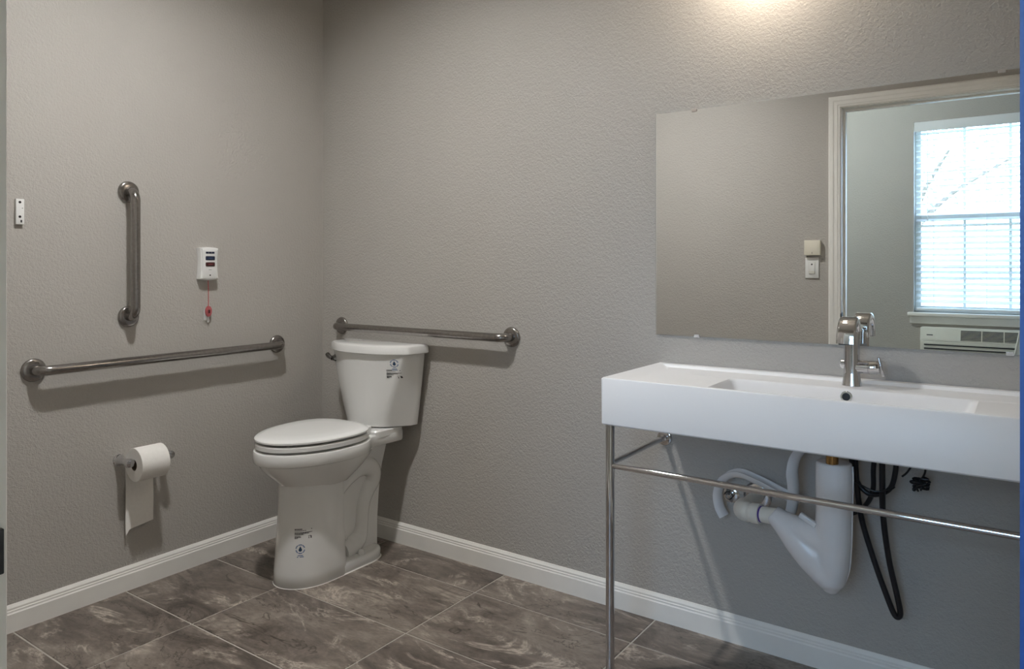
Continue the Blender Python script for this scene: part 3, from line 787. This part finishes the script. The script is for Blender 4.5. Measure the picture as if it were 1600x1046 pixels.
lathe('drain_fitting', (2.305, -0.275, SZ1 - 0.104), (0, 0, 1), [(-0.002, 0.024), (0.0025, 0.024), (0.004, 0.020), (0.003, 0.012)], 'chrome', sk, 24)

# console stand
ss = thing('sink_stand', ((SX0 + SX1) / 2, -0.39, 0), 'chrome tube stand with legs and rails under the long sink', 'sink stand')
LX0, LX1, LY = 1.726, 2.888, -0.397
for x in (LX0, LX1):
    tube('leg', [(x, LY, 0.004), (x, LY, SZ0 - 0.0005)], 0.0128, 'chrome', ss, 24)
    lathe('foot', (x, LY, 0), (0, 0, 1), [(0, 0.017), (0.006, 0.017), (0.010, 0.0135)], 'chrome', ss, 20)
    tube('side_rail', [(x, LY + 0.010, 0.620), (x, -0.012, 0.620)], 0.0085, 'chrome', ss, 18)
    lathe('wall_flange', (x, 0, 0.620), (0, -1, 0), [(0, 0.0265), (0.004, 0.0265), (0.008, 0.0245), (0.0095, 0.020), (0.0105, 0.012), (0.018, 0.0115)], 'chrome', ss, 26)
tube('front_rail', [(LX0 + 0.010, LY, 0.615), (LX1 - 0.010, LY, 0.615)], 0.0088, 'chrome', ss, 18)

# faucet
FX, FY, FZ = 2.323, -0.083, SZ1 - 0.0095
fa = thing('faucet', (FX, FY, FZ), 'chrome single lever faucet with a wide arched spout', 'faucet')
def sq(c, hx, hy, z, r): return [(x, y, z) for x, y in fillet([(c[0] - hx, c[1] - hy), (c[0] + hx, c[1] - hy), (c[0] + hx, c[1] + hy), (c[0] - hx, c[1] + hy)], r, 5)]
c = (FX, FY)
V, F = loft_vf([sq(c, 0.026, 0.026, FZ, 0.024), sq(c, 0.0255, 0.0255, FZ + 0.003, 0.024), sq(c, 0.0225, 0.0225, FZ + 0.018, 0.021), sq(c, 0.0205, 0.0205, FZ + 0.035, 0.019), sq(c, 0.0205, 0.0205, FZ + 0.09, 0.019), sq(c, 0.0205, 0.0195, FZ + 0.135, 0.019), sq((FX, FY - 0.002), 0.0205, 0.0185, FZ + 0.150, 0.018)])
add('body', V, F, 'chrome', fa)
path = [(FY + 0.004, FZ + 0.125), (FY + 0.006, FZ + 0.150), (FY - 0.002, FZ + 0.172), (FY - 0.022, FZ + 0.184), (FY - 0.046, FZ + 0.183), (FY - 0.066, FZ + 0.170), (FY - 0.078, FZ + 0.148), (FY - 0.082, FZ + 0.122)]
sp = spline([(FX, y, z) for y, z in path], 5)
rings = []
for i, (p, t, n_, b_) in enumerate(frame_path(sp)):
    k = i / (len(sp) - 1); hw = 0.0205 + 0.0045 * k; th = 0.011 - 0.0035 * k
    side = Vector((1, 0, 0)); nn = t.cross(side).normalized()
    rings.append([p + side * x + nn * y for x, y in fillet([(-hw, -th), (hw, -th), (hw, th), (-hw, th)], 0.006, 3)])
V, F = loft_vf(rings); spout = add('spout', V, F, 'chrome', fa)
tip = sp[-1]
box('outlet', FX - 0.018, FX + 0.018, tip.y - 0.005, tip.y + 0.005, tip.z - 0.002, tip.z + 0.001, 'black', spout)
hz = FZ + 0.052
lathe('valve_barrel', (FX + 0.012, FY, hz), (1, 0, 0.03), [(0, 0.0185), (0.030, 0.0185), (0.031, 0.0172), (0.033, 0.0172), (0.034, 0.0185), (0.056, 0.0185), (0.059, 0.0165)], 'chrome', fa, 26)
V, F = box_vf(-0.0035, 0.0035, -0.008, 0.008, -0.020, 0.034, 0.003, 2)
rot = Matrix.Rotation(math.radians(-14), 3, 'Y')
add('lever', [rot @ Vector(v) + Vector((FX + 0.076, FY, hz - 0.002)) for v in V], F, 'chrome', fa)
lathe('pull_rod_knob', (FX - 0.016, FY, hz + 0.006), (-1, 0, 0), [(0, 0.013), (0.010, 0.013), (0.013, 0.010), (0.014, 0.004)], 'chrome', fa, 18)

# ================================================================== drain with vinyl cover
dr = thing('drain_trap', (2.29, -0.2, 0.31), 'white moulded cover over the sink drain trap with a plastic pipe', 'drain')
lathe('tailpiece', (2.300, -0.225, SZ0 - 0.0005), (0, 0, -1), [(0, 0.016), (0.055, 0.016), (0.28, 0.014)], 'brass', dr, 18)
def oval(pts, rx, ry, seg=20):
    rings = []
    for (p, t, n_, b_), a, b in zip(frame_path(pts), rx, ry):
        y = Vector((0, -1, 0)); s_ = t.cross(y).normalized()
        rings.append([p + s_ * (a * math.cos(2 * math.pi * k / seg)) + y * (b * math.sin(2 * math.pi * k / seg)) for k in range(seg)])
    return loft_vf(rings)
c1 = oval([(2.300, -0.205, 0.671), (2.301, -0.205, 0.62), (2.300, -0.205, 0.54), (2.298, -0.205, 0.46), (2.297, -0.205, 0.39), (2.293, -0.205, 0.345), (2.290, -0.205, 0.318)], [0.046, 0.047, 0.046, 0.047, 0.043, 0.035, 0.017], [0.040, 0.042, 0.044, 0.046, 0.044, 0.036, 0.018])
c2 = oval([(2.136, -0.195, 0.499), (2.165, -0.197, 0.478), (2.205, -0.20, 0.444), (2.245, -0.203, 0.405), (2.280, -0.205, 0.365), (2.292, -0.205, 0.340)], [0.025, 0.032, 0.044, 0.047, 0.040, 0.028], [0.030, 0.036, 0.042, 0.045, 0.042, 0.034])
c3 = oval([(2.150, -0.197, 0.492), (2.195, -0.20, 0.474), (2.235, -0.203, 0.462), (2.29, -0.205, 0.452)], [0.022, 0.032, 0.040, 0.046], [0.028, 0.034, 0.038, 0.042])
cov = add('trap_cover', *join_vf(c1, c2, c3), 'vinyl', dr, sharp=180)
rm = cov.modifiers.new('merge', 'REMESH'); rm.mode = 'VOXEL'; rm.voxel_size = 0.004; rm.use_smooth_shade = True
sm = cov.modifiers.new('soften', 'SMOOTH'); sm.iterations = 6; sm.factor = 0.5
V, F = box_vf(-0.024, 0.024, -0.012, 0.006, -0.007, 0.007, 0.003, 2)
rot = Matrix.Rotation(math.radians(28), 3, 'Y')
add('tab', [rot @ Vector(v) + Vector((2.238, -0.222, 0.508)) for v in V], F, 'vinyl', cov)
seam = [(2.347, -0.205, 0.665), (2.348, -0.205, 0.62), (2.346, -0.205, 0.54), (2.344, -0.205, 0.46), (2.339, -0.205, 0.39), (2.326, -0.205, 0.345)]
tube('seam', spline(seam, 4), 0.0022, 'vinyl', cov, 8)
tube('pipe', [(2.150, -0.200, 0.492), (2.085, -0.186, 0.485)], 0.0225, 'pvc', dr, 22)
lathe('primer_ring', (2.104, -0.190, 0.487), (-1, 0.215, -0.10), [(-0.003, 0.0230), (0.004, 0.0232)], 'purple', dr, 24)
ell = [(2.102, -0.1895, 0.4865), (2.072, -0.183, 0.4835), (2.050, -0.172, 0.481), (2.038, -0.150, 0.479), (2.036, -0.12, 0.478), (2.036, -0.006, 0.478)]
sp = spline(ell, 6)
tube('elbow', sp, [0.0285] * 6 + [0.0255] * 2 + [0.0285] * 16 + [0.022] * (len(sp) - 24), 'pvc', dr, 24)
lathe('wall_ring', (2.036, 0, 0.478), (0, -1, 0), [(0, 0.044), (0.003, 0.044), (0.007, 0.038), (0.009, 0.026)], 'chrome', dr, 28)

# loose covers for the water lines
def gutter(name, pts, r, label, group, loc):
    """half-pipe strip: an arc cross-section swept along a path lying close to the wall"""
    sp = spline(pts, 6); rings = []; k_ = 9
    for (p, t, n_, b_) in frame_path(sp):
        y = Vector((0, -1, 0)); o_ = t.cross(y).normalized()
        ring_ = []
        for k in range(k_): a = math.radians(-85 + 170 * k / (k_ - 1)); ring_.append(p + (o_ * math.cos(a) + y * math.sin(a)) * r)
        for k in range(k_ - 1, -1, -1): a = math.radians(-85 + 170 * k / (k_ - 1)); ring_.append(p + (o_ * math.cos(a) + y * math.sin(a)) * (r - 0.0035))
        rings.append(ring_)
    V, F = loft_vf(rings); o = add(name, V, F, 'vinyl', None, sharp=50)
    return tag(o, label, 'pipe cover', group)
gutter('pipe_cover', [(1.938, -0.048, 0.408), (1.921, -0.048, 0.440), (1.916, -0.048, 0.488), (1.938, -0.050, 0.540), (1.990, -0.055, 0.567), (2.055, -0.060, 0.556), (2.115, -0.064, 0.536), (2.180, -0.068, 0.512)], 0.0245, 'white half pipe cover curling in an arch against the wall', 'loose white pipe covers under the sink', None)
gutter('pipe_cover', [(2.142, -0.120, 0.470), (2.158, -0.122, 0.505), (2.163, -0.124, 0.56), (2.160, -0.126, 0.61), (2.172, -0.128, 0.66), (2.205, -0.130, 0.705)], 0.028, 'white half pipe cover hanging upright beside the drain', 'loose white pipe covers under the sink', None)

# water stops on the wall
ws = thing('wall_stop_valve', (1.953, 0, 0.468), 'capped chrome water stub inside the arched white pipe cover', 'valve')
lathe('escutcheon', (1.953, 0, 0.468), (0, -1, 0), [(0, 0.026), (0.002, 0.026), (0.005, 0.022), (0.006, 0.010)], 'chrome', ws, 26)
lathe('stub', (1.950, -0.004, 0.468), (0, -1, 0), [(0, 0.008), (0.022, 0.008), (0.024, 0.006)], 'chrome', ws, 16)
tube('wire_curl', [(1.950 + 0.012 * math.cos(t), -0.020 - 0.001 * t, 0.470 + 0.012 * math.sin(t)) for t in [math.radians(d) for d in range(-120, 171, 15)]], 0.0018, 'black', ws, 8)

# black hoses
def hose(pts, r, label, ends=True):
    h = thing('supply_hose', pts[0], label, 'hose', 'black hoses under the sink')
    tube('hose', spline(pts, 7), r, 'rubber', h, 12)
    if ends:
        lathe('fitting', pts[0], (0, 0, 1), [(-0.014, r + 0.0005), (0.0, r + 0.0025), (0.012, r + 0.0025), (0.014, 0.004)], 'chrome', h, 14)
    return h
zt = 0.715
hose([(2.412, -0.165, zt), (2.410, -0.150, 0.62), (2.407, -0.115, 0.52), (2.418, -0.095, 0.40), (2.437, -0.085, 0.30), (2.444, -0.080, 0.252), (2.432, -0.080, 0.243), (2.412, -0.082, 0.290), (2.378, -0.085, 0.390), (2.348, -0.09, 0.50), (2.338, -0.10, 0.60), (2.334, -0.11, zt)], 0.0078, 'black hose hanging in a long narrow loop behind the rail')
hose([(2.392, -0.120, zt), (2.384, -0.12, 0.65), (2.381, -0.105, 0.59), (2.366, -0.085, 0.545), (2.335, -0.06, 0.505), (2.305, -0.045, 0.488), (2.29, -0.02, 0.484), (2.288, -0.001, 0.484)], 0.0068, 'black hose curving down behind the drain cover')
hose([(2.442, -0.13, zt), (2.438, -0.125, 0.65), (2.425, -0.115, 0.60), (2.395, -0.105, 0.575), (2.365, -0.10, 0.572), (2.340, -0.10, 0.60), (2.326, -0.11, 0.66), (2.322, -0.12, zt)], 0.0068, 'short black hose sagging in a shallow loop under the sink')
ct = tube('cable_tie', spline([(2.322, -0.125, 0.606), (2.350, -0.155, 0.610), (2.395, -0.165, 0.598), (2.430, -0.150, 0.606), (2.438, -0.140, 0.611)], 5), 0.0022, 'black', None, 8)
tag(ct, 'thin black cable tie holding the hoses together', 'cable tie')
cb = thing('wire_bundle', (2.49, -0.10, 0.60), 'small tangle of black wire hanging under the sink right of the hoses', 'wire')
tube('wire', spline([(2.505, -0.11, SZ0 + 0.0), (2.507, -0.11, 0.67), (2.503, -0.10, 0.645), (2.492, -0.10, 0.625)], 5), 0.0026, 'black', cb, 8)
tube('wire', spline([(2.484, -0.11, SZ0), (2.478, -0.11, 0.68), (2.466, -0.11, 0.650), (2.452, -0.11, 0.634)], 5), 0.0026, 'black', cb, 8)
for k in range(7):
    rr = random.Random(40 + k); c0 = Vector((2.497, -0.105, 0.624)); pts = []
    for q in range(6): pts.append(c0 + Vector((rr.uniform(-0.022, 0.024), rr.uniform(-0.015, 0.012), rr.uniform(-0.020, 0.016))))
    tube('wire', spline(pts, 5), 0.0028, 'black', cb, 7)
box('wire_tag', 2.490, 2.502, -0.112, -0.110, 0.668, 0.686, 'plastic', cb)

# ================================================================== wall plates seen in the mirror
wc = thing('wall_control_box', (1.744, YF, 1.262), 'square ivory control box above the light switch, seen in the mirror', 'control box')
box('cover', 1.702, 1.787, YF + 0.0005, YF + 0.026, 1.259, 1.343, 'ivory', wc, 0.003, 2)
box('indicator', 1.7435, 1.7455, YF + 0.026, YF + 0.0265, 1.267, 1.277, 'print', wc)
ls = thing('light_switch', (1.740, YF, 1.131), 'white dimmer switch plate below the ivory box, seen in the mirror', 'light switch')
box('plate', 1.704, 1.776, YF + 0.0005, YF + 0.007, 1.131, 1.246, 'plastic', ls, 0.0025, 2)
box('rocker', 1.7235, 1.7565, YF + 0.006, YF + 0.0105, 1.153, 1.222, 'plastic', ls, 0.002, 2)
box('slider', 1.7245, 1.7555, YF + 0.010, YF + 0.0118, 1.157, 1.172, 'ptac', ls, 0.001, 1)
lathe('sensor', (1.740, YF + 0.0104, 1.208), (0, 1, 0), [(0, 0.0045), (0.001, 0.0040)], 'print', ls, 14)

# ================================================================== wall air conditioner under the window
ac = thing('wall_air_conditioner', (2.60, YB, 0.32), 'cream wall air conditioner below the bedroom window, seen in the mirror', 'air conditioner')
AX0, AX1, AY = 2.075, 3.145, YB + 0.17
V, F = box_vf(AX0, AX1, YB + 0.0005, AY - 0.056, 0.33, 0.745, 0.006, 3); add('cabinet', V, F, 'ptac', ac)
V, F = box_vf(AX0 + 0.004, AX1 - 0.004, AY - 0.060, AY, 0.36, 0.650, 0.008, 3); add('front_panel', V, F, 'ptac', ac)
def slope(x0, x1, z0, z1, push, mat, name, parent, th=0.006):
    """panel on the sloped upper front"""
    y0, y1 = AY - 0.004, AY - 0.050
    f = lambda z: y0 + (y1 - y0) * (z - 0.652) / 0.09
    V = [(x0, f(z0) + push, z0), (x1, f(z0) + push, z0), (x1, f(z1) + push, z1), (x0, f(z1) + push, z1)]
    V += [(x, y - th, z) for x, y, z in V]
    return add(name, V, [(0, 1, 2, 3), (7, 6, 5, 4), (0, 4, 5, 1), (1, 5, 6, 2), (2, 6, 7, 3), (3, 7, 4, 0)], mat, parent, False)
slope(AX0 + 0.004, AX1 - 0.004, 0.652, 0.742, 0.0, 'ptac', 'top_panel', ac, 0.012)
cd = slope(AX0 + 0.03, AX0 + 0.235, 0.660, 0.732, 0.002, 'ptac', 'control_door', ac)
slope(AX0 + 0.045, AX0 + 0.085, 0.690, 0.697, 0.0035, 'print', 'nameplate', ac, 0.001)
gr = slope(AX0 + 0.255, AX0 + 0.78, 0.662, 0.732, 0.001, 'black', 'grille', ac, 0.002)
for k in range(7): slope(AX0 + 0.255, AX0 + 0.78, 0.666 + 0.0095 * k, 0.6685 + 0.0095 * k, 0.004, 'ptac', 'grille_slat', gr, 0.003)
for k in range(5): slope(AX0 + 0.253 + 0.131 * k, AX0 + 0.259 + 0.131 * k, 0.660, 0.734, 0.005, 'ptac', 'grille_rib', gr, 0.004)
for k in range(9):
    box('louver', AX0 + 0.03, AX1 - 0.03, AY - 0.001, AY + 0.003, 0.620 - 0.028 * k, 0.629 - 0.028 * k, 'print', ac)

lb = thing('leaning_board', (2.80, -3.7, 0.0), 'pale board leaning in front of the wall air conditioner, at the mirror edge', 'board')
V = [(2.55, -3.66, 0.0), (2.98, -3.66, 0.0), (2.98, -3.74, 0.76), (2.685, -3.74, 0.76)]
V += [(x, y - 0.02, z) for x, y, z in V]
pnl = add('panel', V, [(0, 1, 2, 3), (7, 6, 5, 4), (0, 4, 5, 1), (1, 5, 6, 2), (2, 6, 7, 3), (3, 7, 4, 0)], 'plastic', lb, False)
tube('edge_strip', [(2.55, -3.658, 0.002), (2.685, -3.738, 0.758)], 0.006, 'trim', lb, 8)

# a tree outside the window
rt = random.Random(11)
tr_ = thing('tree', (1.0, -12.5, -0.4), 'hazy leafy tree outside the bedroom window', 'tree')
tube('trunk', spline([(1.0, -12.5, -0.4), (1.05, -12.5, 0.8), (0.9, -12.45, 2.0), (1.1, -12.5, 3.4)], 4), [0.16 - 0.008 * i for i in range(13)], 'bark', tr_, 10)
for k in range(5):
    a = rt.uniform(0, 6.28); z0 = rt.uniform(1.2, 2.4)
    tube('branch', spline([(1.0, -12.5, z0), (1.0 + 0.7 * math.cos(a), -12.5 + 0.4 * math.sin(a), z0 + 0.7), (1.0 + 1.7 * math.cos(a), -12.5 + 0.9 * math.sin(a), z0 + 1.3)], 4), [0.06 - 0.005 * i for i in range(9)], 'bark', tr_, 7)
V, F = [], []
for k in range(2600):
    while True:
        q = Vector((rt.uniform(-1, 1), rt.uniform(-1, 1), rt.uniform(-1, 1)))
        if 0.25 < q.length < 1: break
    c0 = Vector((1.1 + 2.6 * q.x, -12.5 + 1.5 * q.y, 3.6 + 1.7 * q.z)); s = rt.uniform(0.04, 0.09)
    a = Vector((rt.uniform(-1, 1), rt.uniform(-1, 1), rt.uniform(-1, 1))).normalized(); b = a.orthogonal().normalized()
    n0 = len(V); V += [c0 - a * s, c0 + b * s * 0.5, c0 + a * s, c0 - b * s * 0.5]; F.append((n0, n0 + 1, n0 + 2, n0 + 3))
cr = add('crown', V, F, 'leaf', tr_, False); cr['kind'] = 'stuff'
